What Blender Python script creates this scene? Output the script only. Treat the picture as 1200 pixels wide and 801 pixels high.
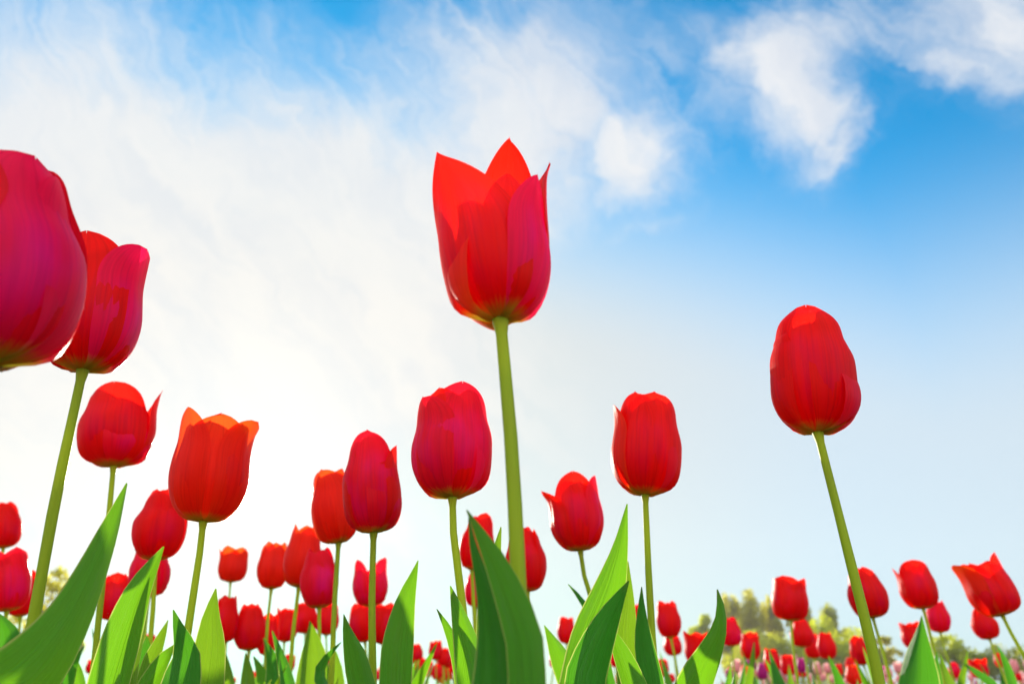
import bpy, math, random
import numpy as np
from mathutils import Vector, Matrix

R = math.radians
S = bpy.context.scene
for o in list(bpy.data.objects):
    bpy.data.objects.remove(o)
COL = S.collection
random.seed(7)

# ------------------------------------------------------------------ camera
CAM_H, FPX, CX, CY = 0.30, 900.0, 600.0, 400.5
PITCH = math.atan(408.0 / FPX)
cam_d = bpy.data.cameras.new('camera')
cam = bpy.data.objects.new('camera', cam_d)
COL.objects.link(cam)
cam.location = (0, 0, CAM_H)
cam.rotation_euler = (math.pi / 2 + PITCH, 0, 0)
cam_d.sensor_width = 36
cam_d.lens = FPX / 1200 * 36
cam_d.clip_start, cam_d.clip_end = 0.01, 3000
cam_d.dof.use_dof = True
cam_d.dof.focus_distance = 0.37
cam_d.dof.aperture_fstop = 13
S.camera = cam
FWD = Vector((0, math.cos(PITCH), math.sin(PITCH)))
UPV = Vector((0, -math.sin(PITCH), math.cos(PITCH)))
RGT = Vector((1, 0, 0))
EYE = Vector((0, 0, CAM_H))


def ray(px, py):
    return FWD + RGT * ((px - CX) / FPX) + UPV * ((CY - py) / FPX)


def at(px, py, d):
    return EYE + ray(px, py) * d


def azel(px, py):
    v = ray(px, py).normalized()
    return math.atan2(v.x, v.y), math.asin(v.z)


# ------------------------------------------------------------------ light
SUN_V = ray(291, 578).normalized()
SUN_AZ, SUN_EL = azel(291, 578)
S.view_settings.view_transform = 'Standard'
S.view_settings.look = 'None'
S.view_settings.gamma = 1
S.view_settings.use_curve_mapping = False
S.view_settings.exposure = 1.0
sd = bpy.data.lights.new('sun', 'SUN')
sd.energy = 4.6
sd.angle = R(0.5)
sd.color = (1.0, 0.9, 0.74)
sun = bpy.data.objects.new('sun', sd)
COL.objects.link(sun)
sun.location = (0, 0, 30)
sun.rotation_euler = SUN_V.to_track_quat('Z', 'Y').to_euler()

W = bpy.data.worlds.new('World')
S.world = W
W.use_nodes = True


class NT:
    """small helper to write node maths as expressions"""

    def __init__(self, tree):
        self.t = tree
        tree.nodes.clear()

    def new(self, typ, **kw):
        n = self.t.nodes.new(typ)
        for k, v in kw.items():
            setattr(n, k, v)
        return n

    def link(self, a, b):
        self.t.links.new(a, b)

    def put(self, sock, v):
        if hasattr(v, 'is_output'):
            self.link(v, sock)
        elif v is not None:
            sock.default_value = v

    def m(self, op, a, b=None, c=None, clamp=False):
        n = self.new('ShaderNodeMath', operation=op)
        n.use_clamp = clamp
        self.put(n.inputs[0], a)
        self.put(n.inputs[1], b)
        self.put(n.inputs[2], c)
        return n.outputs[0]

    def vm(self, op, a, b=None):
        n = self.new('ShaderNodeVectorMath', operation=op)
        self.put(n.inputs[0], a)
        self.put(n.inputs[1], b)
        return n

    def step(self, x, lo, hi, a=0.0, b=1.0):
        n = self.new('ShaderNodeMapRange', interpolation_type='SMOOTHSTEP')
        for i, v in enumerate((x, lo, hi, a, b)):
            self.put(n.inputs[i], v)
        return n.outputs[0]

    def mix(self, f, a, b, blend='MIX'):
        n = self.new('ShaderNodeMix', data_type='RGBA', blend_type=blend)
        self.put(n.inputs[0], f)
        self.put(n.inputs[6], a if hasattr(a, 'is_output') else (*a, 1))
        self.put(n.inputs[7], b if hasattr(b, 'is_output') else (*b, 1))
        return n.outputs[2]

    def noise(self, vec, scale, detail=4, rough=0.5, dist=0.0):
        n = self.new('ShaderNodeTexNoise')
        self.put(n.inputs['Vector'], vec)
        n.inputs['Scale'].default_value = scale
        n.inputs['Detail'].default_value = detail
        n.inputs['Roughness'].default_value = rough
        n.inputs['Distortion'].default_value = dist
        return n


w = NT(W.node_tree)
SKY_STRENGTH = 0.12
sky = w.new('ShaderNodeTexSky', sky_type='NISHITA')
sky.sun_disc = False
sky.sun_elevation = SUN_EL
sky.sun_rotation = SUN_AZ
sky.air_density, sky.dust_density, sky.ozone_density = 1.0, 0.6, 2.2
tc = w.new('ShaderNodeTexCoord').outputs['Generated']
sp = w.new('ShaderNodeSeparateXYZ')
w.link(tc, sp.inputs[0])
dx, dy, dz = sp.outputs
# warp the direction so that cloud edges fray
wn = w.noise(tc, 5.0, 5, 0.55)
wv = w.vm('SUBTRACT', wn.outputs['Color'], (0.5, 0.5, 0.5)).outputs[0]
wn2 = w.noise(tc, 17.0, 5, 0.6)
wv2 = w.vm('SUBTRACT', wn2.outputs['Color'], (0.5, 0.5, 0.5)).outputs[0]
s1 = w.vm('SCALE', wv); s1.inputs['Scale'].default_value = 0.16
s2 = w.vm('SCALE', wv2); s2.inputs['Scale'].default_value = 0.055
wd = w.vm('ADD', w.vm('ADD', tc, s1.outputs[0]).outputs[0], s2.outputs[0]).outputs[0]
sq = w.new('ShaderNodeSeparateXYZ')
w.link(wd, sq.inputs[0])
az = w.m('ARCTAN2', sq.outputs[0], sq.outputs[1])
el = w.m('ARCSINE', w.m('MINIMUM', w.m('MAXIMUM', sq.outputs[2], -0.999), 0.999))


def blob(px, py, rx, ry, rot=0.0, amp=1.0):
    """soft elliptical bank of cloud around a direction (radii in degrees)"""
    a0, e0 = azel(px, py)
    u = w.m('MULTIPLY', w.m('SUBTRACT', az, a0), math.cos(e0))
    v = w.m('SUBTRACT', el, e0)
    c, s = math.cos(rot), math.sin(rot)
    uu = w.m('DIVIDE', w.m('ADD', w.m('MULTIPLY', u, c), w.m('MULTIPLY', v, s)), R(rx))
    vv = w.m('DIVIDE', w.m('SUBTRACT', w.m('MULTIPLY', v, c), w.m('MULTIPLY', u, s)), R(ry))
    r2 = w.m('ADD', w.m('MULTIPLY', uu, uu), w.m('MULTIPLY', vv, vv))
    return w.m('MULTIPLY', w.m('EXPONENT', w.m('MULTIPLY', r2, -1.0)), amp)


def addall(lst):
    r = lst[0]
    for b in lst[1:]:
        r = w.m('ADD', r, b)
    return r


veil = addall([blob(250, 330, 22, 11, -0.5, 1.0), blob(60, 200, 12, 6, 0.2, 0.5),
               blob(120, 520, 22, 12, 0, 0.8), blob(640, 110, 6, 9, 0, 0.5),
               blob(490, 50, 5, 3, 0, 0.3), blob(500, 320, 8, 8, -0.6, 0.5), blob(820, 60, 5, 4, 0.2, 0.3),
               blob(400, 190, 9, 5, -0.5, 0.6), blob(590, 190, 7, 6, 0, 0.5), blob(280, 90, 15, 8, 0, 0.10), blob(600, 60, 9, 6, 0, 0.2)])
puffs = addall([blob(735, 190, 4.4, 3.4, 0.3, 1.0), blob(700, 100, 4.2, 6.0, 0.2, 0.65),
                blob(945, 150, 3.0, 3.4, 0.35, 0.9), blob(905, 95, 3.8, 4.2, 0.35, 0.8), blob(890, 60, 5.5, 3.6, 0.2, 0.5), blob(975, 185, 2.4, 1.1, 0.5, 0.6),
                blob(1180, 40, 4.4, 5.0, 0.4, 1.2), blob(1085, 95, 2.0, 1.4, 0.9, 0.55), blob(1050, 20, 5, 2.2, 0, 0.5),
                blob(780, 270, 3.0, 0.8, 0.3, 0.35)])
fb = w.noise(wd, 3.2, 6, 0.6).outputs[0]
# fibres drawn out down to the right
fv = w.new('ShaderNodeCombineXYZ')
w.link(w.m('MULTIPLY', w.m('ADD', w.m('MULTIPLY', az, 0.72), w.m('MULTIPLY', el, -0.70)), 3.5), fv.inputs[0])
w.link(w.m('MULTIPLY', w.m('ADD', w.m('MULTIPLY', az, 0.70), w.m('MULTIPLY', el, 0.72)), 17.0), fv.inputs[1])
fib = w.noise(fv.outputs[0], 1.0, 6, 0.62, 0.6).outputs[0]
fb2 = w.noise(wd, 8.0, 9, 0.64, 0.5).outputs[0]


def ragged(bank, n1, k1, n2, k2, lo, hi):
    """fray a bank of cloud with noise, only where there is cloud to fray"""
    nz = w.m('ADD', w.m('MULTIPLY', w.m('SUBTRACT', n1, 0.5), k1), w.m('MULTIPLY', w.m('SUBTRACT', n2, 0.5), k2))
    nz = w.m('MULTIPLY', nz, w.m('MINIMUM', w.m('MULTIPLY', bank, 2.6), 1.0))
    return w.step(w.m('ADD', bank, nz), lo, hi)


vm_ = ragged(veil, fb, 0.8, fib, 0.8, 0.08, 1.08)
pm_ = ragged(puffs, fb2, 1.0, fib, 1.1, 0.06, 1.55)
cover = w.m('MAXIMUM', w.m('MULTIPLY', vm_, 0.92), w.m('MULTIPLY', pm_, 0.95))
# thin haze towards the horizon, and the forward-scattered glow round the sun
sdot = w.vm('DOT_PRODUCT', tc, tuple(SUN_V)).outputs['Value']
hz = w.step(w.m('SUBTRACT', dz, w.m('MULTIPLY', w.m('SUBTRACT', w.m('MAXIMUM', sdot, 0.67), 0.67), 0.62)), 0.595, 0.25)
sdp = w.m('MAXIMUM', sdot, 0.0)
glow = w.m('ADD', w.m('MULTIPLY', w.m('POWER', sdp, 60.0), 0.7), w.m('MULTIPLY', w.m('POWER', sdp, 2600.0), 90.0))
hs = w.mix(1.0, sky.outputs[0], (0.0, 0.86, 1.16), 'MULTIPLY')
warm = w.step(sdot, 0.72, 0.98)
base = w.mix(w.m('MULTIPLY', hz, 0.9), hs, w.mix(warm, (2.9, 3.25, 3.5), (3.4, 3.22, 2.9)))
cl = w.mix(cover, base, w.mix(warm, w.mix(w.step(fb2, 0.35, 0.65), (3.0, 3.2, 3.55), (3.65, 3.7, 3.8)), w.mix(w.step(w.m('ADD', w.m('MULTIPLY', fb, 0.5), w.m('MULTIPLY', fib, 0.5)), 0.38, 0.6), (3.3, 3.38, 3.48), (3.85, 3.78, 3.62))))
# unseen bright cloud added behind the camera to fill-light the tulip fronts
back_fill = w.m('MULTIPLY', w.step(dy, 0.30, -0.40), w.step(fb, 0.30, 0.55))
cl = w.mix(w.m('MULTIPLY', back_fill, w.step(dz, -0.05, 0.1)), cl, (9.6, 9.2, 8.8))
gl = w.new('ShaderNodeCombineColor')
for i, k in enumerate((1.0, 0.9, 0.7)):
    w.link(w.m('MULTIPLY', glow, k), gl.inputs[i])
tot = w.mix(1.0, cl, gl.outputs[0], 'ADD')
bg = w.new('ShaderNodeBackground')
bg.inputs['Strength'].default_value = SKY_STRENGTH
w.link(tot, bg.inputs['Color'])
wo = w.new('ShaderNodeOutputWorld')
w.link(bg.outputs[0], wo.inputs['Surface'])


# ------------------------------------------------------------------ materials
def material(name):
    m = bpy.data.materials.new(name)
    m.use_nodes = True
    return m, NT(m.node_tree)


def leafy(n, col, tcol, fac, rough, spec=0.5, bump=None, sheen=0.0):
    p = n.new('ShaderNodeBsdfPrincipled')
    n.put(p.inputs['Base Color'], col if hasattr(col, 'is_output') else (*col, 1))
    p.inputs['Roughness'].default_value = rough
    p.inputs['Specular IOR Level'].default_value = spec
    p.inputs['Sheen Weight'].default_value = sheen
    p.inputs['Sheen Roughness'].default_value = 0.4
    t = n.new('ShaderNodeBsdfTranslucent')
    n.put(t.inputs['Color'], tcol if hasattr(tcol, 'is_output') else (*tcol, 1))
    if bump is not None:
        b = n.new('ShaderNodeBump')
        b.inputs['Strength'].default_value = bump[1]
        b.inputs['Distance'].default_value = bump[2]
        n.link(bump[0], b.inputs['Height'])
        n.link(b.outputs[0], p.inputs['Normal'])
        n.link(b.outputs[0], t.inputs['Normal'])
    mx = n.new('ShaderNodeMixShader')
    n.put(mx.inputs[0], fac)
    n.link(p.outputs[0], mx.inputs[1])
    n.link(t.outputs[0], mx.inputs[2])
    o = n.new('ShaderNodeOutputMaterial')
    n.link(mx.outputs[0], o.inputs['Surface'])


def petal_material(name, red, bloom, tred, basecol=(0.42, 0.40, 0.03)):
    m, n = material(name)
    uv = n.new('ShaderNodeUVMap').outputs[0]
    s = n.new('ShaderNodeSeparateXYZ')
    n.link(uv, s.inputs[0])
    u, v = s.outputs[0], s.outputs[1]
    oi = n.new('ShaderNodeObjectInfo').outputs['Random']
    mp = n.new('ShaderNodeCombineXYZ')
    n.put(mp.inputs[0], n.m('MULTIPLY', u, 34.0))
    n.put(mp.inputs[1], n.m('MULTIPLY', v, 1.6))
    n.put(mp.inputs[2], n.m('MULTIPLY', oi, 40.0))
    streak = n.noise(mp.outputs[0], 1.0, 4, 0.55).outputs[0]
    mp2 = n.new('ShaderNodeCombineXYZ')
    n.put(mp2.inputs[0], n.m('MULTIPLY', u, 3.0))
    n.put(mp2.inputs[1], n.m('MULTIPLY', v, 2.0))
    n.put(mp2.inputs[2], n.m('MULTIPLY', oi, 73.0))
    soft = n.noise(mp2.outputs[0], 1.0, 2, 0.5).outputs[0]
    au = n.m('ABSOLUTE', n.m('SUBTRACT', n.m('MULTIPLY', u, 2.0), 1.0))
    bm = n.m('MULTIPLY', n.step(v, 0.06, 0.35), n.step(v, 0.85, 0.5))
    bm = n.m('MULTIPLY', bm, n.step(au, 0.95, 0.2))
    bm = n.m('MULTIPLY', bm, n.step(n.m('ADD', soft, n.m('MULTIPLY', n.m('SUBTRACT', streak, 0.5), 0.35)), 0.28, 0.82), clamp=True)
    c = n.mix(bm, red, bloom)
    c = n.mix(n.m('MULTIPLY', n.step(streak, 0.42, 0.74), 0.32), c, tuple(x * 0.5 for x in red))
    yb = n.step(n.m('ADD', v, n.m('MULTIPLY', n.m('SUBTRACT', streak, 0.5), 0.10)), 0.115, 0.02)
    c = n.mix(yb, c, basecol)
    tcm = n.mix(n.m('MULTIPLY', bm, 0.5), tred, tuple(0.6 * a + 0.4 * b for a, b in zip(tred, bloom)))
    tcm = n.mix(n.m('MULTIPLY', n.step(streak, 0.40, 0.70), 0.24), tcm, tuple(x * 0.45 for x in tred))
    tcm = n.mix(yb, tcm, (0.6, 0.5, 0.03))
    leafy(n, c, tcm, 0.62, 0.42, 0.16, (streak, 0.35, 0.0006), 0.0)
    return m


M = {}
M['petal'] = petal_material('red_petal', (0.74, 0.004, 0.004), (0.64, 0.001, 0.08), (0.95, 0.012, 0.003))
M['petal_orange'] = petal_material('orange_red_petal', (0.74, 0.018, 0.004), (0.60, 0.012, 0.015), (0.98, 0.10, 0.010))
M['petal_rose'] = petal_material('rose_red_petal', (0.80, 0.003, 0.03), (0.84, 0.006, 0.27), (0.92, 0.006, 0.02))
M['petal_crimson'] = petal_material('crimson_pink_petal', (0.86, 0.004, 0.10), (0.92, 0.012, 0.40), (0.96, 0.010, 0.10))
M['petal_pink'] = petal_material('pale_pink_petal', (0.80, 0.42, 0.46), (0.75, 0.22, 0.36), (0.9, 0.6, 0.55))
M['petal_magenta'] = petal_material('magenta_petal', (0.50, 0.02, 0.26), (0.45, 0.02, 0.34), (0.7, 0.05, 0.4))


def leaf_material(name, col, tcol, fac=0.35):
    m, n = material(name)
    uv = n.new('ShaderNodeUVMap').outputs[0]
    s = n.new('ShaderNodeSeparateXYZ')
    n.link(uv, s.inputs[0])
    u, v = s.outputs[0], s.outputs[1]
    oi = n.new('ShaderNodeObjectInfo').outputs['Random']
    mp = n.new('ShaderNodeCombineXYZ')
    n.put(mp.inputs[0], n.m('MULTIPLY', u, 38.0))
    n.put(mp.inputs[1], n.m('MULTIPLY', v, 2.2))
    n.put(mp.inputs[2], n.m('MULTIPLY', oi, 50.0))
    streak = n.noise(mp.outputs[0], 1.0, 3, 0.5).outputs[0]
    mp2 = n.new('ShaderNodeCombineXYZ')
    n.put(mp2.inputs[0], n.m('MULTIPLY', u, 2.5))
    n.put(mp2.inputs[1], n.m('MULTIPLY', v, 6.0))
    n.put(mp2.inputs[2], n.m('MULTIPLY', oi, 31.0))
    soft = n.noise(mp2.outputs[0], 1.0, 4, 0.6).outputs[0]
    au = n.m('ABSOLUTE', n.m('SUBTRACT', n.m('MULTIPLY', u, 2.0), 1.0))
    c = n.mix(n.m('MULTIPLY', n.step(streak, 0.4, 0.66), 0.6), col, tuple(x * 2.1 for x in col))
    c = n.mix(n.m('MULTIPLY', n.step(soft, 0.4, 0.7), 0.35), c, (col[0] * 2.2, col[1] * 1.25, col[2] * 0.8))
    dust = n.noise(mp2.outputs[0], 2.3, 5, 0.7).outputs[0]
    c = n.mix(n.m('MULTIPLY', n.step(dust, 0.5, 0.75), 0.3), c, (0.10, 0.18, 0.10))
    rim = n.m('MULTIPLY', n.step(au, 0.92, 0.985), 0.85)
    c = n.mix(rim, c, (0.30, 0.36, 0.08))
    tip = n.step(v, 0.975, 1.0)
    c = n.mix(n.m('MULTIPLY', tip, 0.6), c, (0.12, 0.10, 0.03))
    t = n.mix(n.m('MULTIPLY', n.step(streak, 0.4, 0.7), 0.35), tcol, tuple(x * 0.6 for x in tcol))
    t = n.mix(rim, t, (0.7, 0.75, 0.2))
    leafy(n, c, t, fac, 0.5, 0.22, (streak, 0.6, 0.0018))
    return m


M['leaf'] = leaf_material('green_leaf', (0.036, 0.18, 0.010), (0.20, 0.50, 0.008), 0.46)
M['leaf_dark'] = leaf_material('dark_green_leaf', (0.017, 0.14, 0.010), (0.10, 0.38, 0.008), 0.40)
M['leaf_bright'] = leaf_material('yellow_green_leaf', (0.065, 0.19, 0.008), (0.23, 0.43, 0.010), 0.42)


def stem_material(name, a, b):
    m, n = material(name)
    tcn = n.new('ShaderNodeTexCoord').outputs['Object']
    mp = n.new('ShaderNodeMapping')
    mp.inputs['Scale'].default_value = (500, 500, 14)
    n.link(tcn, mp.inputs[0])
    st = n.noise(mp.outputs[0], 1.0, 3, 0.5).outputs[0]
    big = n.noise(tcn, 28.0, 3, 0.5).outputs[0]
    c = n.mix(st, a, b)
    c = n.mix(n.m('MULTIPLY', n.step(big, 0.48, 0.75), 0.28), c, (0.26, 0.20, 0.03))
    leafy(n, c, (0.6, 0.65, 0.03), 0.35, 0.5, 0.2, (st, 0.2, 0.0005))
    return m


M['stem'] = stem_material('tulip_stem', (0.21, 0.33, 0.010), (0.33, 0.45, 0.02))


# ------------------------------------------------------------------ mesh helpers
def mesh_obj(name, verts, faces, mat, parent=None, uvs=None, origin=None, mats=None, fm=None):
    me = bpy.data.meshes.new(name)
    if origin is not None:
        verts = [(v[0] - origin[0], v[1] - origin[1], v[2] - origin[2]) for v in verts]
    me.from_pydata([tuple(v) for v in verts], [], faces)
    if uvs is not None:
        l = me.uv_layers.new(name='UVMap')
        for p in me.polygons:
            for li in p.loop_indices:
                l.data[li].uv = uvs[me.loops[li].vertex_index]
    for q in (mats or [mat]):
        me.materials.append(q)
    if fm is not None:
        for p, k in zip(me.polygons, fm):
            p.material_index = k
    me.polygons.foreach_set('use_smooth', [True] * len(me.polygons))
    me.update()
    o = bpy.data.objects.new(name, me)
    COL.objects.link(o)
    if parent is not None:
        o.parent = parent
    return o


def empty(name, loc):
    o = bpy.data.objects.new(name, None)
    o.empty_display_size = 0.02
    COL.objects.link(o)
    o.location = loc
    return o


def tag(o, label=None, cat=None, group=None, kind=None):
    for k, v in (('label', label), ('category', cat), ('group', group), ('kind', kind)):
        if v:
            o[k] = v
    return o


def interp(pts, x):
    """monotone-ish smooth interpolation through (x, y) pairs"""
    if x <= pts[0][0]:
        return pts[0][1]
    for i in range(len(pts) - 1):
        x0, y0 = pts[i]
        x1, y1 = pts[i + 1]
        if x <= x1:
            t = (x - x0) / (x1 - x0)
            m0 = (y1 - pts[i - 1][1]) / (x1 - pts[i - 1][0]) if i > 0 else (y1 - y0) / (x1 - x0)
            m1 = (pts[i + 2][1] - y0) / (pts[i + 2][0] - x0) if i + 2 < len(pts) else (y1 - y0) / (x1 - x0)
            h = x1 - x0
            t2, t3 = t * t, t * t * t
            return (2 * t3 - 3 * t2 + 1) * y0 + (t3 - 2 * t2 + t) * h * m0 + (-2 * t3 + 3 * t2) * y1 + (t3 - t2) * h * m1
    return pts[-1][1]


def spline(pts, n):
    """points along a chord-length Catmull-Rom curve, with the parameter 0..1"""
    pts = [Vector(p) for p in pts]
    ts = [0.0]
    for a, b in zip(pts, pts[1:]):
        ts.append(ts[-1] + max((b - a).length, 1e-6))
    out = []
    for k in range(n + 1):
        t = ts[-1] * k / n
        out.append(Vector([interp([(ts[i], pts[i][j]) for i in range(len(pts))], t) for j in range(3)]))
    return out, [t / ts[-1] for t in ts]


def tube(path, radii, sides=10):
    verts, faces = [], []
    n = len(path)
    prev = None
    for i, p in enumerate(path):
        t = (path[min(i + 1, n - 1)] - path[max(i - 1, 0)]).normalized()
        a = t.orthogonal().normalized() if prev is None else (prev - t * prev.dot(t)).normalized()
        prev = a
        b = t.cross(a)
        for k in range(sides):
            q = 2 * math.pi * k / sides
            verts.append(p + (a * math.cos(q) + b * math.sin(q)) * radii[i])
    for i in range(n - 1):
        for k in range(sides):
            k2 = (k + 1) % sides
            faces.append((i * sides + k, i * sides + k2, (i + 1) * sides + k2, (i + 1) * sides + k))
    return verts, faces


ZF = [(0, 0), (.05, .02), (.12, .07), (.22, .165), (.36, .325), (.5, .485), (.68, .685), (.85, .86), (1, 1)]


def petal_grid(base, axis, outd, tang, H, Rad, p, nu, nv):
    """one cupped petal: outd points from the flower's axis through the petal's middle"""
    hs, ws, rs = p.get('h', 1.0), p.get('w', 1.0), p.get('r', 1.0)
    tip, sh = p.get('tip', 0.62), p.get('sh', None)
    if sh is None:
        sh = min(0.41 + 0.55 * max(tip, 0.22), 1.0)
    RF = [(0, .07), (.05, .33), (.12, .58), (.22, .81), (.34, .96), (.45, 1.0), (.56, .975), (.7, 0.46 + 0.50 * sh), (.85, sh), (1, tip)]
    a, b = p.get('a', 2.2), p.get('b', 0.62)
    lean, skew, ef, jag = p.get('lean', 0.0), p.get('skew', 0.0), p.get('ef', 0.0), p.get('jag', 0.012)
    tw = p.get('tw', 0.0)
    ph = p.get('ph', 0.0)
    WB = [(0, .15), (.06, .42), (.14, .68), (.26, .9), (.4, 1.0), (.55, 1.0)]
    verts, uvs, faces = [], [], []
    for j in range(nv + 1):
        s = j / nv
        v = 0.45 * s + 0.55 * math.sin(s * math.pi / 2)
        r = Rad * rs * interp(RF, v)
        z = H * hs * interp(ZF, v)
        if v <= 0.5:
            f = interp(WB, v)
        else:
            t = min((v - 0.5) / 0.5, 1.0)
            f = max(1 - t ** a, 0.0) ** b
            f = max(f, 0.012)
        wd_ = Rad * 1.08 * ws * f
        wl_ = wd_
        if 'al' in p and v > 0.5:  # a straighter left flank, tip pulled to that side
            wl_ = Rad * 1.08 * ws * max(1 - min((v - 0.5) / 0.5, 1.0) ** p['al'], 0.012) ** p['bl']
        rfv = r / (Rad * rs)
        Rc = Rad * rs * (1.0 if v < 0.42 else 0.12 + 0.88 * max(min(rfv, 1.0), 0.3)) * p.get('curv', 1.0)
        for i in range(nu + 1):
            u = -1 + 2 * i / nu
            sx = u * (wd_ if u > 0 else wl_)
            ang = max(min(sx / Rc, 1.9), -1.9)
            x = Rc * math.sin(ang)
            y = r - Rc * (1 - math.cos(ang))
            y += ef * Rad * abs(u) ** 3 * v
            crease = math.exp(-(u / 0.16) ** 2) * math.sin(math.pi * min(v * 1.05, 1))
            y += -0.035 * Rad * crease * p.get('crease', 1.0)
            y += 0.012 * Rad * math.sin(u * 9 + ph + v * 2) * v * (1 - v) * 4
            y += z * lean
            x += skew * Rad * v * v + tw * Rad * v * u * 0.0
            zz = z + H * jag * v ** 6 * math.sin(u * 4 + ph * 3)
            zz += H * p.get('asym', 0.0) * u * f * v ** 3
            yy = y + tw * Rad * v * v * u
            pt = base + axis * zz + outd * yy + tang * x
            verts.append(pt)
            uvs.append(((u + 1) / 2, v))
    for j in range(nv):
        for i in range(nu):
            q = j * (nu + 1) + i
            faces.append((q, q + 1, q + nu + 2, q + nu + 1))
    return verts, faces, uvs


def leaf_grid(pts, widths, twist=0.0, cup=0.25, wave=0.0, nu=8, nv=30, twist_end=None, ph=0.0, side=None):
    path, ts = spline(pts, nv)
    wpts = list(zip(ts, widths))
    verts, uvs, faces = [], [], []
    for j, c in enumerate(path):
        t = j / nv
        T = (path[min(j + 1, nv)] - path[max(j - 1, 0)]).normalized()
        view = (c - EYE).normalized() if side is None else side
        Wd = T.cross(view)
        if Wd.length < 1e-4:
            Wd = RGT.copy()
        Wd.normalize()
        te = twist if twist_end is None else twist + (twist_end - twist) * t
        Wd = Matrix.Rotation(te, 3, T) @ Wd
        N = Wd.cross(T).normalized()
        hw = max(interp(wpts, t), 0.0002) * 0.5 / max(0.5, math.cos(te)) if side is None else max(interp(wpts, t), 0.0002) * 0.5
        for i in range(nu + 1):
            u = -1 + 2 * i / nu
            y = cup * hw * (abs(u) ** 1.4) + wave * hw * u * u * math.sin(t * 17 + ph + (1.3 if u > 0 else 0))
            y += hw * 0.05 * math.sin(u * 7 + ph) * (1 - t)
            verts.append(c + Wd * (hw * u) + N * y)
            uvs.append(((u + 1) / 2, t))
    for j in range(nv):
        for i in range(nu):
            q = j * (nu + 1) + i
            faces.append((q, q + 1, q + nu + 2, q + nu + 1))
    return verts, faces, uvs


UP = Vector((0, 0, 1))


def plane_hit(px, py, P, h):
    r = ray(px, py)
    t = (P - EYE).dot(h) / r.dot(h)
    return EYE + r * t


def default_petals(rnd, tip=0.6, phi0=None):
    phi0 = rnd.uniform(0, 120) if phi0 is None else phi0
    out = []
    for k in range(6):
        inner = k >= 3
        out.append(dict(phi=phi0 + (k % 3) * 120 + (60 if inner else 0) + rnd.uniform(-9, 9),
                        h=rnd.uniform(0.93, 1.02) if not inner else rnd.uniform(0.92, 1.0),
                        r=0.93 if inner else 1.0, w=rnd.uniform(0.88, 1.02),
                        tip=tip + rnd.uniform(-0.14, 0.14), a=rnd.uniform(1.8, 2.5), b=rnd.uniform(0.6, 0.85),
                        skew=rnd.uniform(-0.10, 0.10), ph=rnd.uniform(0, 6), asym=rnd.uniform(-0.03, 0.03)))
    return out


HERO = {}


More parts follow.
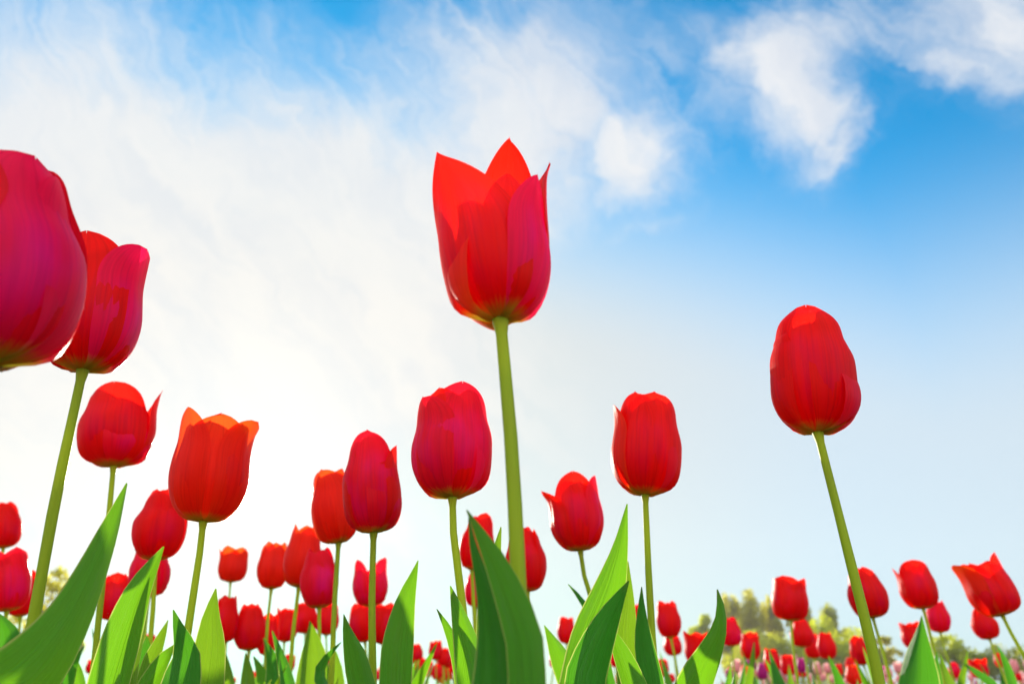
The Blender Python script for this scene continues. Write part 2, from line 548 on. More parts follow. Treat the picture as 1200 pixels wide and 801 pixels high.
def tulip(key, base, top, width, low, label, H=0.066, petals=None, tip=0.6, mat='petal', phi0=None, det=1, group=None, leaves=3,
          srad=1.0, name='tulip'):
    rnd = random.Random(key)
    P1 = at(base[0], base[1], 1.0)
    h = Vector((P1.x, P1.y, 0)).normalized()
    T1 = plane_hit(top[0], top[1], P1, h)
    d = H / (T1 - P1).length
    P = at(base[0], base[1], d)
    T = plane_hit(top[0], top[1], P, h)
    axis = (T - P).normalized()
    rt = h.cross(UP).normalized()
    rt = (rt - axis * rt.dot(axis)).normalized()
    cd = axis.cross(rt).normalized()
    if cd.dot(h) > 0:
        cd = -cd
    Rad = width * 0.5 / FPX * d
    L = plane_hit(low[0], low[1], P, h)
    dirv = (L - P)
    if L.z > 0.02:
        k = (P.z - 0.0) / max(P.z - L.z, 1e-4)
        G = P + dirv * k
        lim = 0.14
        off = Vector((G.x - L.x, G.y - L.y, 0))
        if off.length > lim:
            off *= lim / off.length
        G = Vector((L.x + off.x * 0.75, L.y + off.y * 0.75, 0.0))
    else:
        G = Vector((L.x, L.y, 0))
    root = empty(name, G)
    tag(root, label, 'tulip', group)
    pth, _ = spline([G + Vector((0, 0, -0.01)), (G + L) / 2 + (L - G).cross(h) * rnd.uniform(-.02, .02), L, (L + P) / 2 - axis * 0.002 + rt * rnd.uniform(-.0015, .0015), P + axis * H * 0.02], 20 if det else 12)
    r0, r1 = 0.0036 * srad * H / 0.066, 0.0019 * srad * H / 0.066
    rad = [r0 + (r1 - r0) * (i / (len(pth) - 1)) for i in range(len(pth))]
    rad = [q * rnd.uniform(.96, 1.04) for q in rad]
    pth.insert(-1, pth[-1].lerp(pth[-2], 0.3))
    rad.append(r1 * 1.55)
    rad[-2] = r1 * 1.02
    v, f = tube(pth, rad, 10 if det else 7)
    mesh_obj('stem', v, f, M['stem'], root, origin=G)
    ps = petals if petals is not None else default_petals(rnd, tip, phi0)
    nu, nv = (14, 26) if det == 1 else (8, 12)
    tel = (P.z - EYE.z) / (P - EYE).dot(h)
    for p in ps:
        q = R(p['phi'])
        if petals is not None:  # the near rim projects higher than the far one
            p = dict(p, h=p.get('h', 1.0) - 0.9 * math.cos(q) * p.get('tip', .62) * Rad * tel / H)
        outd = cd * math.cos(q) + rt * math.sin(q)
        tang = -cd * math.sin(q) + rt * math.cos(q)
        if 'ph' not in p:
            p = dict(p, ph=rnd.uniform(0, 6))
        v, f, uv = petal_grid(P, axis, outd, tang, H, Rad, p, nu, nv)
        mesh_obj('petal', v, f, M[p.get('mat', mat)], root, uv, G)
    # blades round the stem's foot, low enough to stay beneath the blooms
    for k in range(leaves):
        ang = rnd.uniform(0, 6.283)
        dirh = Vector((math.cos(ang), math.sin(ang), 0))
        ht = rnd.uniform(0.28, 0.365) if d > 0.75 else rnd.uniform(0.26, 0.335) if d > 0.55 else rnd.uniform(0.2, 0.27)
        ln = rnd.uniform(0.05, 0.11)
        pts = [G + Vector((0, 0, 0.005)), G + dirh * ln * 0.25 + UP * ht * 0.4, G + dirh * ln * 0.6 + UP * ht * 0.78, G + dirh * ln + UP * ht]
        sv = dirh.copy()
        v, f, uv = leaf_grid(pts, [0.018, 0.036, 0.028, 0.0006], rnd.uniform(-.5, .5), 0.35, 0.06, 6, 14, rnd.uniform(-.8, .8), rnd.uniform(0, 6), side=sv)
        mesh_obj('leaf', v, f, M[rnd.choice(['leaf', 'leaf', 'leaf_dark', 'leaf_bright'])], root, uv, G)
    HERO[key] = dict(root=root, G=G, d=d, P=P, h=h)
    print('HERO', key, round((P - EYE).dot(h), 3))
    return root


def leaf(owner, pts, hd, mat='leaf', twist=0.0, twist_end=None, cup=0.3, wave=0.10, dd=0.0, label=None):
    """a blade of an existing plant, standing hd metres from the camera;
    pts = (x, y, width in pixels of the photograph) from below upwards"""
    hr = HERO[owner]
    G, h = hr['G'], hr['h']
    n = len(pts)
    P3, wd_ = [], []
    for i, (x, y, wpx) in enumerate(pts):
        di = hd + dd * i / (n - 1)
        q = plane_hit(x, y, h * di, h)
        P3.append(q)
        wd_.append(wpx / FPX * (q - EYE).dot(FWD))
    first = P3[0]
    mid = G * 0.55 + first * 0.45
    mid.z = first.z * 0.45
    P3 = [G + Vector((0, 0, 0.01)), mid] + P3
    wd_ = [0.016, max(wd_[0] * 0.85, 0.02)] + wd_
    v, f, uv = leaf_grid(P3, wd_, twist, cup, wave, 10, 44, twist_end, len(pts) + pts[0][0])
    o = mesh_obj('leaf', v, f, M[mat], hr['root'], uv, G)
    if label:
        o['label'] = label


# ------------------------------------------------------------------ setting: ground
def build_ground():
    m, n = material('soil_and_grass')
    tcn = n.new('ShaderNodeTexCoord').outputs['Object']
    a = n.noise(tcn, 9, 8, 0.65).outputs[0]
    b = n.noise(tcn, 0.35, 4, 0.5).outputs[0]
    c = n.mix(n.step(a, 0.35, 0.7), (0.055, 0.036, 0.022), (0.13, 0.092, 0.06))
    c = n.mix(n.step(b, 0.45, 0.6), c, (0.05, 0.095, 0.022))
    p = n.new('ShaderNodeBsdfPrincipled')
    n.link(c, p.inputs['Base Color'])
    p.inputs['Roughness'].default_value = 0.95
    bp = n.new('ShaderNodeBump')
    bp.inputs['Distance'].default_value = 0.02
    n.link(a, bp.inputs['Height'])
    n.link(bp.outputs[0], p.inputs['Normal'])
    o = n.new('ShaderNodeOutputMaterial')
    n.link(p.outputs[0], o.inputs['Surface'])
    # finer rings near the camera, with gentle furrows, reaching the horizon
    rings = [0.0, 0.3, 0.6, 1, 1.5, 2.2, 3.2, 5, 8, 14, 30, 70, 180, 500, 1500, 2600]
    seg = 48
    rnd = random.Random(3)
    verts, faces = [(0, 0.5, 0)], []
    for r in rings[1:]:
        for k in range(seg):
            q = 2 * math.pi * k / seg
            verts.append((r * math.cos(q), 0.5 + r * math.sin(q), rnd.uniform(-.008, .002) if r < 40 else 0))
    for k in range(seg):
        faces.append((0, 1 + k, 1 + (k + 1) % seg))
    for i in range(len(rings) - 2):
        for k in range(seg):
            k2 = (k + 1) % seg
            faces.append((1 + i * seg + k, 1 + (i + 1) * seg + k, 1 + (i + 1) * seg + k2, 1 + i * seg + k2))
    tag(mesh_obj('ground', verts, faces, m), kind='structure')


build_ground()


def build_haze():
    m, n = material('thin_morning_haze')
    pv = n.new('ShaderNodeVolumePrincipled')
    pv.inputs['Color'].default_value = (0.95, 0.96, 0.97, 1)
    pv.inputs['Density'].default_value = 0.0006
    pv.inputs['Anisotropy'].default_value = 0.35
    o = n.new('ShaderNodeOutputMaterial')
    n.link(pv.outputs[0], o.inputs['Volume'])
    x0, x1, y0, y1, z0, z1 = -140, 140, -20, 140, -1.0, 24.0
    v = [(x, y, z) for x in (x0, x1) for y in (y0, y1) for z in (z0, z1)]
    f = [(0, 1, 3, 2), (4, 6, 7, 5), (0, 4, 5, 1), (2, 3, 7, 6), (0, 2, 6, 4), (1, 5, 7, 3)]
    o = mesh_obj('haze', v, f, m)
    o.data.polygons.foreach_set('use_smooth', [False] * 6)
    tag(o, kind='stuff')


build_haze()


# ------------------------------------------------------------------ trees on the far side of the field
def bark_material():
    m, n = material('bark')
    tcn = n.new('ShaderNodeTexCoord').outputs['Object']
    a = n.noise(tcn, 6, 5, 0.6).outputs[0]
    c = n.mix(a, (0.10, 0.08, 0.055), (0.22, 0.18, 0.13))
    p = n.new('ShaderNodeBsdfPrincipled')
    n.link(c, p.inputs['Base Color'])
    p.inputs['Roughness'].default_value = 0.9
    o = n.new('ShaderNodeOutputMaterial')
    n.link(p.outputs[0], o.inputs['Surface'])
    return m


M['bark'] = bark_material()


def foliage_material(name, a, b, t):
    m, n = material(name)
    tcn = n.new('ShaderNodeTexCoord').outputs['Object']
    q = n.noise(tcn, 0.9, 4, 0.6).outputs[0]
    c = n.mix(n.step(q, 0.35, 0.68), a, b)
    leafy(n, c, t, 0.66, 0.7, 0.12)
    return m


M['fol_poplar'] = foliage_material('poplar_foliage', (0.16, 0.18, 0.006), (0.23, 0.23, 0.01), (0.70, 0.66, 0.02))
M['fol_lime'] = foliage_material('spring_foliage', (0.17, 0.23, 0.005), (0.23, 0.28, 0.006), (0.68, 0.74, 0.012))
M['fol_green'] = foliage_material('green_foliage', (0.11, 0.15, 0.010), (0.16, 0.19, 0.016), (0.55, 0.58, 0.03))


def tree(key, px, top, wpx, dist, mat, style, label, name, cat='tree', leaf_s=0.21, nleaf=5200):
    rnd = random.Random(key)
    B = at(px, 800, 1.0)
    h = Vector((B.x, B.y, 0)).normalized()
    P = Vector((h.x, h.y, 0)) * dist
    Tp = plane_hit(px, top, P, h)
    Ht = Tp.z
    half = wpx * 0.5 / FPX * dist
    root = empty(name, P)
    tag(root, label, cat)
    tv, tf = [], []

    def add(path, radii, sides=6):
        v, f = tube(path, radii, sides)
        o = len(tv)
        tv.extend(v)
        tf.extend([tuple(i + o for i in q) for q in f])
    clumps = []
    trunk_top = Ht * (0.9 if style == 'poplar' else 0.55)
    tp = [Vector((rnd.uniform(-.06, .06) * half * (k / 6), rnd.uniform(-.06, .06) * half, trunk_top * k / 6 - (0.05 if k == 0 else 0))) for k in range(7)]
    tr = Ht * 0.016 + 0.02
    add(tp, [tr * (1 - 0.8 * k / 6) for k in range(7)], 8)
    nl = 40 if style == 'poplar' else 20
    for k in range(nl):
        t = (0.10 + 0.88 * (k + rnd.random()) / nl) if style == 'poplar' else 0.25 + 0.75 * rnd.random()
        o = Vector(tp[min(6, int(t * 6))])
        a = rnd.uniform(0, 6.283)
        if style == 'poplar':
            ww = half * (math.sin(math.pi * min(1, 0.25 + 0.68 * t)) ** 0.6) * rnd.uniform(0.35, 1.0)
            e = o + Vector((math.cos(a) * ww, math.sin(a) * ww, Ht * rnd.uniform(0.05, 0.20)))
            cr = half * rnd.uniform(0.18, 0.36)
            cz = 2.6
        else:
            ww = half * rnd.uniform(0.25, 1.0)
            zt = Ht * (0.35 + 0.62 * (1 - (ww / half) ** 2 * 0.75) * rnd.uniform(0.55, 1.0))
            e = Vector((math.cos(a) * ww, math.sin(a) * ww, zt))
            cr = half * rnd.uniform(0.16, 0.34)
            cz = 0.85
        e.z = min(e.z, Ht - cr * cz * 0.8)
        mid = (o + e) / 2 + Vector((0, 0, -0.03 * Ht))
        add([o, mid, e], [tr * 0.32, tr * 0.22, tr * 0.08], 5)
        clumps.append((e, cr, cz))
        if style != 'poplar' or rnd.random() < 0.5:
            clumps.append((mid + Vector((rnd.uniform(-.2, .2), rnd.uniform(-.2, .2), 0.1)) * half, cr * 0.7, cz))
    mesh_obj('trunk', tv, tf, M['bark'], root)
    lv, lf = [], []
    tot = sum(c[1] ** 2 for c in clumps)
    for c, cr, cz in clumps:
        for k in range(int(nleaf * cr * cr / tot)):
            d = Vector((rnd.gauss(0, 1), rnd.gauss(0, 1), rnd.gauss(0, 1))).normalized() * cr * rnd.random() ** 0.45
            d.z *= cz
            q = c + d
            if q.z < 0.05:
                continue
            a = Vector((rnd.gauss(0, 1), rnd.gauss(0, 1), rnd.gauss(0, 1))).normalized()
            b = a.orthogonal().normalized()
            s = leaf_s * rnd.uniform(0.5, 1.2)
            o = len(lv)
            lv.extend([q - a * s, q + b * s * 0.55, q + a * s, q - b * s * 0.55])
            lf.append((o, o + 1, o + 2, o + 3))
    mesh_obj('crown', lv, lf, M[mat], root)
    return root


tree(101, 828, 709, 40, 95, 'fol_lime', 'round', 'yellow-green rounded tree at the left end of the far treeline', 'broadleaf_tree')
tree(102, 868, 694, 31, 90, 'fol_poplar', 'poplar', 'tall yellow-green poplar just right of the curled leaf tip', 'poplar_tree')
tree(103, 893, 691, 35, 88, 'fol_poplar', 'poplar', 'tallest poplar of the far treeline, left of the red tulip head', 'poplar_tree')
tree(104, 915, 696, 28, 92, 'fol_poplar', 'poplar', 'narrow poplar half hidden behind the red tulip head', 'poplar_tree')
tree(105, 953, 697, 34, 90, 'fol_poplar', 'poplar', 'broad poplar right of the red tulip head in the treeline', 'poplar_tree')
tree(106, 985, 707, 31, 93, 'fol_green', 'poplar', 'duller green poplar left of the thick leaning stem', 'poplar_tree')
tree(107, 983, 724, 84, 70, 'fol_lime', 'round', 'bright lime green shrub below the poplars', 'shrub', 'shrub', 0.17)
tree(108, 900, 738, 96, 72, 'fol_green', 'round', 'low green shrub at the foot of the poplars', 'shrub', 'shrub', 0.17)
tree(109, 1044, 742, 34, 70, 'fol_poplar', 'round', 'small sparse bush right of the leaning stem', 'shrub', 'shrub', 0.17, 1300)
tree(110, 1126, 742, 56, 62, 'fol_lime', 'round', 'airy young tree with yellow-green leaves on the right', 'broadleaf_tree', 'tree', 0.17, 2200)
tree(111, 1186, 754, 60, 62, 'fol_green', 'round', 'loose green tree at the right edge of the field', 'broadleaf_tree', 'tree', 0.17, 2000)
tree(112, 28, 634, 46, 40, 'fol_poplar', 'round', 'thin-leaved tree at the left edge behind the red tulips', 'broadleaf_tree', 'tree', 0.11, 1300)
tree(113, 62, 706, 34, 60, 'fol_lime', 'round', 'low yellow-green bush behind the thick left stem', 'shrub', 'shrub', 0.16, 2200)

# ------------------------------------------------------------------ the tulips, one by one
P_ = dict
G_MID = 'red tulips in the middle of the bed'
tulip('A', (-17, 427), (0, 184), 203, (-70, 801), 'large rose-red tulip cut by the left edge, nearest the camera', 0.072, [
    P_(phi=38, h=0.97, w=1.15, tip=0.60, a=3.0, b=0.5, skew=-.05, mat='petal_crimson'),
    P_(phi=-70, h=0.97, w=1.05, tip=0.6, a=2.6, b=0.55), P_(phi=150, h=1.0, w=1.05, tip=.5, a=2.5, b=.55),
    P_(phi=95, h=0.9, w=1.0, r=.95, tip=0.68, a=2.6, b=0.55, mat='petal_crimson'), P_(phi=-15, h=0.93, w=1.0, r=.93, tip=.5), P_(phi=210, h=1.0, w=1., r=.93, tip=.35)], mat='petal_rose')
tulip('B', (97, 434), (121, 280), 112, (34, 757), 'red tulip with open rounded top overlapped by the largest bloom', 0.068, [
    P_(phi=-25, h=0.98, w=1.0, tip=0.82, a=2.6, b=0.55), P_(phi=62, h=0.94, w=1.0, tip=1.0, a=3.0, b=0.5, mat='petal_crimson'),
    P_(phi=180, h=0.95, w=.95, tip=.8, a=2.4, b=.55), P_(phi=-95, h=1.04, w=.95, r=.95, tip=0.75, a=2.6, b=.5),
    P_(phi=120, h=0.98, w=.9, r=.93, tip=.95, a=2.5, b=.5), P_(phi=22, h=0.88, w=.8, r=.92, tip=.75)])
tulip('C', (133, 546), (141, 452), 82, (112, 762), 'red tulip with a split top, above the tall foreground leaf', 0.064, [
    P_(phi=-20, h=1.02, w=1.1, tip=0.55, a=2.2, b=0.55), P_(phi=95, h=0.98, w=.72, tip=1.02, a=2.0, b=.75, lean=.06),
    P_(phi=215, h=0.92, w=1, tip=.6), P_(phi=40, h=0.74, w=.95, r=.96, tip=0.86, a=2.4, b=.6, mat='petal_rose'), P_(phi=160, h=.8, w=.9, r=.92, tip=.7), P_(phi=-80, h=.9, w=.95, r=.96, tip=.62)])
tulip('D', (238, 611), (256, 490), 90, (226, 700), 'backlit orange-red tulip with the low sun at its right edge', 0.066, [
    P_(phi=-62, h=1.05, w=.92, tip=0.86, a=1.8, b=.7, lean=.02), P_(phi=4, h=1.0, w=1.0, tip=0.9, a=2.2, b=.6),
    P_(phi=66, h=0.98, w=.95, tip=1.12, a=2.8, b=.5), P_(phi=128, h=0.95, w=.95, r=.93, tip=.9), P_(phi=188, h=.95, w=.95, r=.93, tip=.8), P_(phi=-120, h=.9, w=.95, r=.93, tip=.75)], mat='petal_orange')
tulip('E', (182, 656), (194, 571), 60, (172, 790), 'closed red tulip directly left of the backlit orange one', 0.062, tip=0.42, phi0=10, mat='petal')
tulip('F', (174, 700), (178, 634), 46, (166, 800), 'red tulip half hidden under the closed bud by the pointed leaf', 0.062, tip=0.55, det=0, mat='petal_rose')
tulip('F2', (132, 727), (137, 672), 38, (126, 800), 'deep red tulip between the two tall leaves on the left', 0.062, tip=0.7, det=0)
tulip('G', (270, 682), (276, 641), 34, (262, 790), 'small orange tulip on a thin stem, right of the sunlit bloom', 0.060, tip=0.95, phi0=20, det=0, mat='petal_orange')
tulip('H', (318, 690), (322, 634), 37, (311, 775), 'orange-red tulip left of the pair of overlapping blooms', 0.062, tip=0.6, phi0=0, det=0, mat='petal_orange')
tulip('I', (350, 688), (361, 617), 45, (340, 790), 'orange-red tulip partly hidden behind a rose-red one', 0.067, tip=0.6, phi0=40, mat='petal_orange')
tulip('J', (374, 712), (374, 642), 45, (374, 780), 'rose-red tulip in front of the overlapping orange blooms', 0.060, tip=0.55, phi0=8, mat='petal_rose')
tulip('K', (397, 636), (387, 550), 55, (388, 795), 'orange-red tulip touching the left side of a taller red one', 0.064, [
    P_(phi=-35, h=1.0, w=1.1, tip=0.66, a=2.2, b=.55), P_(phi=70, h=.98, w=1.1, tip=.55, a=2.4, b=.55), P_(phi=190, h=.97, w=1, tip=.6),
    P_(phi=20, h=.95, w=.9, r=.94, tip=.6), P_(phi=130, h=.9, w=.9, r=.93, tip=.6), P_(phi=-100, h=.95, w=.9, r=.95, tip=.6)], mat='petal_orange')
tulip('L', (438, 624), (433, 508), 69, (437, 792), 'red tulip with a slim side petal, left of centre', 0.066, [
    P_(phi=-14, h=1.02, w=1.18, tip=0.42, a=2.1, b=.62, mat='petal_rose'), P_(phi=84, h=.86, w=.9, tip=.92, a=2.4, b=.6, r=1.02), P_(phi=-110, h=.93, w=1, tip=.5),
    P_(phi=45, h=.7, w=.9, r=1.0, tip=.9, a=2.2, b=.6, mat='petal_rose'), P_(phi=180, h=.98, w=1, r=.93, tip=.4), P_(phi=140, h=.8, w=.9, r=.92, tip=.7)])
tulip('M', (435, 710), (433, 655), 42, (432, 795), 'red tulip with two raised petals behind a straight green stem', 0.062, [
    P_(phi=-60, h=1.0, w=.8, tip=.8, a=2, b=.6), P_(phi=62, h=1.0, w=.85, tip=1.0, a=2.4, b=.5), P_(phi=180, h=.7, w=1, tip=.7), P_(phi=0, h=.75, w=1, r=.95, tip=.7),
    P_(phi=120, h=.85, w=.9, r=.92, tip=.85), P_(phi=-120, h=.85, w=.9, r=.92, tip=.8)], det=0, mat='petal_rose')
tulip('N', (428, 752), (421, 706), 32, (430, 800), 'small red tulip below left of the two-petalled one', 0.061, tip=0.6, det=0)
tulip('N2', (449, 755), (452, 705), 32, (446, 800), 'small red tulip between the straight stem and broad leaf', 0.061, tip=0.75, det=0)
tulip('O', (530, 583), (527, 452), 95, (540, 690), 'red tulip with a peaked top, left of the tallest bloom', 0.067, [
    P_(phi=12, h=1.0, w=1.2, tip=0.62, a=1.9, b=.7, skew=.20, mat='petal_rose'), P_(phi=-62, h=.88, w=1.05, tip=.78, a=2.4, b=.55, mat='petal_rose'), P_(phi=100, h=.86, w=1.0, tip=.6, a=2.2, b=.6, mat='petal_crimson'),
    P_(phi=-25, h=.95, w=.9, r=.93, tip=.66, a=2, b=.7), P_(phi=150, h=.94, w=.9, r=.93, tip=.55), P_(phi=215, h=.92, w=.9, r=.93, tip=.6)])
tulip('P', (586, 376), (588, 181), 124, (608, 692), 'tallest red tulip in the centre with three flaring petal tips', 0.070, [
    P_(phi=-32, h=1.0, w=1.25, r=1.07, tip=1.04, a=1.45, b=.95, al=1.2, bl=1.1, skew=-.86, mat='petal'),
    P_(phi=174, h=1.14, w=.78, tip=.34, a=1.7, b=.8, skew=-.12, lean=.0),
    P_(phi=62, h=0.82, w=.86, tip=.86, a=1.7, b=.85, r=1.0, skew=-.10, mat='petal_crimson'),
    P_(phi=16, h=0.84, w=.75, r=.90, tip=.46, a=1.6, b=.85, skew=.02),
    P_(phi=112, h=0.98, w=.66, r=.96, tip=1.16, a=1.9, b=.7, skew=.0),
    P_(phi=-108, h=0.58, w=1.2, r=1.05, tip=.98, a=2.2, b=.6, mat='petal_orange')], srad=1.0)
tulip('Q', (553, 668), (565, 602), 40, (560, 790), 'red tulip behind the stem under the peaked bloom', 0.063, tip=0.45, phi0=15, det=0)
tulip('Sx', (558, 712), (564, 660), 32, (556, 800), 'rose-red tulip glimpsed between stem and big central leaf', 0.062, tip=0.6, det=0, mat='petal_rose')
tulip('Rr', (618, 693), (613, 615), 50, (624, 790), 'red closed tulip crossed by the tallest stem', 0.064, tip=0.4, phi0=-10, det=1)
tulip('T', (680, 645), (672, 556), 62, (692, 695), 'red tulip with one flared petal tip, right of the tallest stem', 0.064, [
    P_(phi=6, h=1.02, w=1.05, tip=0.55, a=2.0, b=.65, skew=-.1), P_(phi=-72, h=.80, w=.9, tip=1.22, a=1.7, b=.8, lean=.06), P_(phi=74, h=.96, w=.78, tip=.86, a=2.2, b=.6, mat='petal_rose'),
    P_(phi=-32, h=.9, w=.9, r=.95, tip=.75), P_(phi=140, h=.8, w=.9, r=.93, tip=.7), P_(phi=210, h=.92, w=.9, r=.93, tip=.55)])
tulip('U', (756, 580), (758, 465), 83, (768, 792), 'red tulip with a pale-edged left petal, right of centre', 0.066, [
    P_(phi=16, h=1.02, w=1.15, tip=0.66, a=2.6, b=.52, skew=.06), P_(phi=-84, h=.90, w=.85, tip=.96, a=2.0, b=.7, r=1.02, mat='petal_orange'), P_(phi=-30, h=1.02, w=.85, r=.95, tip=.72, a=2.2, b=.6),
    P_(phi=100, h=.86, w=1.0, tip=.62, a=2.4, b=.55, mat='petal_rose'), P_(phi=150, h=.95, w=.9, r=.93, tip=.6), P_(phi=215, h=.95, w=.9, r=.93, tip=.65)])
tulip('V', (958, 507), (944, 363), 100, (1030, 796), 'closed egg-shaped red tulip standing alone on the right', 0.068, [
    P_(phi=6, h=1.02, w=1.2, tip=0.20, a=2.0, b=.62, sh=.66), P_(phi=-82, h=.84, w=.95, tip=.50, a=2.2, b=.6, r=1.0, sh=.82), P_(phi=96, h=.60, w=.9, tip=.80, a=2.0, b=.65, r=1.03, mat='petal_rose'),
    P_(phi=56, h=.90, w=.9, r=.97, tip=.26, a=2.0, b=.62, sh=.70), P_(phi=176, h=.96, w=1, r=.93, tip=.12, sh=.5), P_(phi=-130, h=.85, w=1, r=.93, tip=.3, sh=.55)])
tulip('W', (927, 727), (924, 675), 42, (934, 792), 'red tulip with notched top against the far poplars', 0.062, [
    P_(phi=-20, h=1, w=1.1, tip=.8, a=2.6, b=.5), P_(phi=66, h=.96, w=.95, tip=.9, a=2.0, b=.6), P_(phi=-90, h=.95, w=.9, tip=.85), P_(phi=25, h=.8, w=.9, r=.95, tip=.8), P_(phi=150, h=.9, w=.9, r=.93, tip=.8), P_(phi=215, h=.95, w=.9, r=.93, tip=.8)])
tulip('X', (941, 758), (938, 724), 27, (948, 800), 'small red bud tucked behind the notched tulip', 0.058, tip=0.4, det=0)
tulip('Y', (1023, 724), (1008, 665), 45, (1044, 797), 'red tulip behind the thick leaning stem on the right', 0.063, tip=0.45, phi0=25)
tulip('Z', (1082, 713), (1067, 657), 42, (1104, 795), 'red tulip with a separate left petal above the short broad leaf', 0.063, [
    P_(phi=10, h=1.0, w=1.1, tip=.66, a=2.6, b=.5), P_(phi=-85, h=.9, w=.75, tip=1.05, a=1.9, b=.75), P_(phi=95, h=.9, w=1, tip=.6), P_(phi=-35, h=.95, w=.85, r=.94, tip=.66), P_(phi=60, h=.93, w=.9, r=.95, tip=.6), P_(phi=180, h=.95, w=1, r=.93, tip=.6)])
tulip('AA', (1102, 741), (1096, 703), 27, (1119, 800), 'small red tulip tucked below the one with a split left petal', 0.060, tip=0.4, det=0, mat='petal_rose')
tulip('BB', (1175, 721), (1143, 656), 54, (1204, 775), 'leaning, wide open red tulip at the far right edge', 0.065, [
    P_(phi=20, h=.9, w=1.1, tip=.8, a=2.4, b=.6), P_(phi=80, h=1.04, w=.85, tip=.86, a=2.6, b=.5), P_(phi=-60, h=1.0, w=.95, tip=1.1, a=2.2, b=.55, mat='petal_orange'), P_(phi=-20, h=.96, w=.7, r=.94, tip=.9, a=1.8, b=.8),
    P_(phi=150, h=.95, w=.9, r=.93, tip=.9), P_(phi=215, h=1.0, w=.9, r=.93, tip=1.0)])
tulip('CC', (1160, 749), (1146, 711), 29, (1180, 800), 'closed red tulip right under the leaning open one', 0.060, tip=0.4, det=0)
tulip('DD', (1072, 760), (1065, 728), 24, (1082, 800), 'open red tulip half hidden by the short broad leaf', 0.058, tip=1.05, det=0)
tulip('EE', (786, 747), (781, 703), 29, (795, 795), 'red tulip just right of the straight stem near centre', 0.060, tip=0.6, det=0)
tulip('EE2', (790, 768), (786, 742), 22, (794, 800), 'small red tulip low beneath the one beside the straight stem', 0.058, tip=0.7, det=0)
tulip('FF', (818, 780), (816, 738), 30, (822, 803), 'open red tulip left of the curled broad leaf', 0.060, tip=0.95, det=0)
tulip('GG', (858, 757), (853, 722), 25, (862, 800), 'red tulip just right of the curled leaf tip', 0.060, tip=0.5, det=0, mat='petal_rose')
tulip('HH', (880, 773), (878, 740), 23, (886, 803), 'red tulip between the curled leaf and orange bud', 0.060, tip=0.75, det=0)
tulip('II', (906, 788), (903, 759), 19, (912, 812), 'small red tulip low left under the notched tulip', 0.060, tip=0.6, det=0)
tulip('JJ', (925, 791), (922, 766), 18, (929, 812), 'small red tulip at the foot of the notched tulip', 0.058, tip=0.7, det=0)
tulip('KK', (954, 771), (950, 742), 19, (960, 800), 'left one of two small red tulips before the lime shrub', 0.060, tip=0.55, det=0)
tulip('LL', (972, 772), (965, 740), 22, (980, 803), 'right one of two small red tulips before the lime shrub', 0.060, tip=0.5, det=0)
tulip('MM', (1012, 779), (1002, 745), 22, (1022, 808), 'red tulip touching the left side of the leaning stem', 0.060, tip=0.45, det=0)
tulip('NN', (1003, 803), (998, 777), 20, (1008, 820), 'orange-red tulip low beside the leaning stem', 0.058, tip=0.6, det=0, mat='petal_orange')
tulip('OO', (664, 754), (663, 721), 22, (668, 800), 'red tulip peeping between the two biggest central leaves', 0.060, tip=0.7, det=0)
tulip('PP', (743, 745), (741, 706), 24, (746, 800), 'red tulip behind the narrow leaf left of a straight stem', 0.060, tip=0.7, det=0)
tulip('ZA', (4, 642), (6, 587), 37, (-8, 760), 'red tulip cut by the left edge, upper of two', 0.063, tip=0.62, phi0=30)
tulip('ZB', (8, 716), (10, 643), 48, (-6, 790), 'rose-red tulip at the left edge, lower of two', 0.064, tip=0.75, phi0=20, mat='petal_rose')
tulip('ZC', (24, 722), (30, 668), 34, (16, 790), 'red tulip wedged between left edge blooms and thick stem', 0.062, tip=0.6, det=0)
tulip('BA', (263, 753), (267, 697), 28, (258, 803), 'red tulip standing below the small orange one', 0.062, tip=0.65, det=0)
tulip('BB2', (292, 762), (294, 706), 38, (290, 803), 'broad red tulip right beside the red one under the small orange', 0.063, tip=0.6, phi0=5, det=0)
tulip('BC', (312, 768), (316, 718), 26, (308, 803), 'red tulip half behind the broad red one', 0.061, tip=0.75, det=0)
tulip('BD', (333, 752), (338, 711), 28, (330, 800), 'red tulip below the orange-red overlapping pair', 0.061, tip=0.75, det=0)
tulip('BE', (358, 742), (358, 705), 30, (356, 800), 'red tulip behind the rose-red bloom, left of its stem', 0.060, tip=0.6, det=0)
tulip('BF', (382, 744), (386, 706), 28, (384, 800), 'red tulip behind the rose-red bloom, right of its stem', 0.060, tip=0.6, det=0)
tulip('BG', (174, 762), (176, 742), 18, (172, 800), 'small red tulip behind the yellow-green leaf on the left', 0.058, tip=0.6, det=0)
tulip('CA', (511, 773), (510, 749), 17, (512, 806), 'lone small red tulip against white sky between leaves', 0.058, tip=0.75, phi0=0, det=0)
tulip('NO', (876, 806), (874, 778), 18, (880, 830), 'small orange-red tulip low beside the magenta one', 0.058, tip=0.65, det=0, mat='petal_orange')
tulip('PQ', (893, 796), (893, 776), 12, (894, 830), 'small magenta tulip low beneath the poplars', 0.056, tip=0.5, det=0, mat='petal_magenta')
tulip('PR', (940, 788), (938, 770), 11, (942, 830), 'small magenta tulip below the red bud near the lime shrub', 0.056, tip=0.5, det=0, mat='petal_magenta')
tulip('RR', (1150, 795), (1144, 771), 20, (1160, 820), 'open red tulip low among pink ones on the right', 0.058, tip=1.0, det=0)

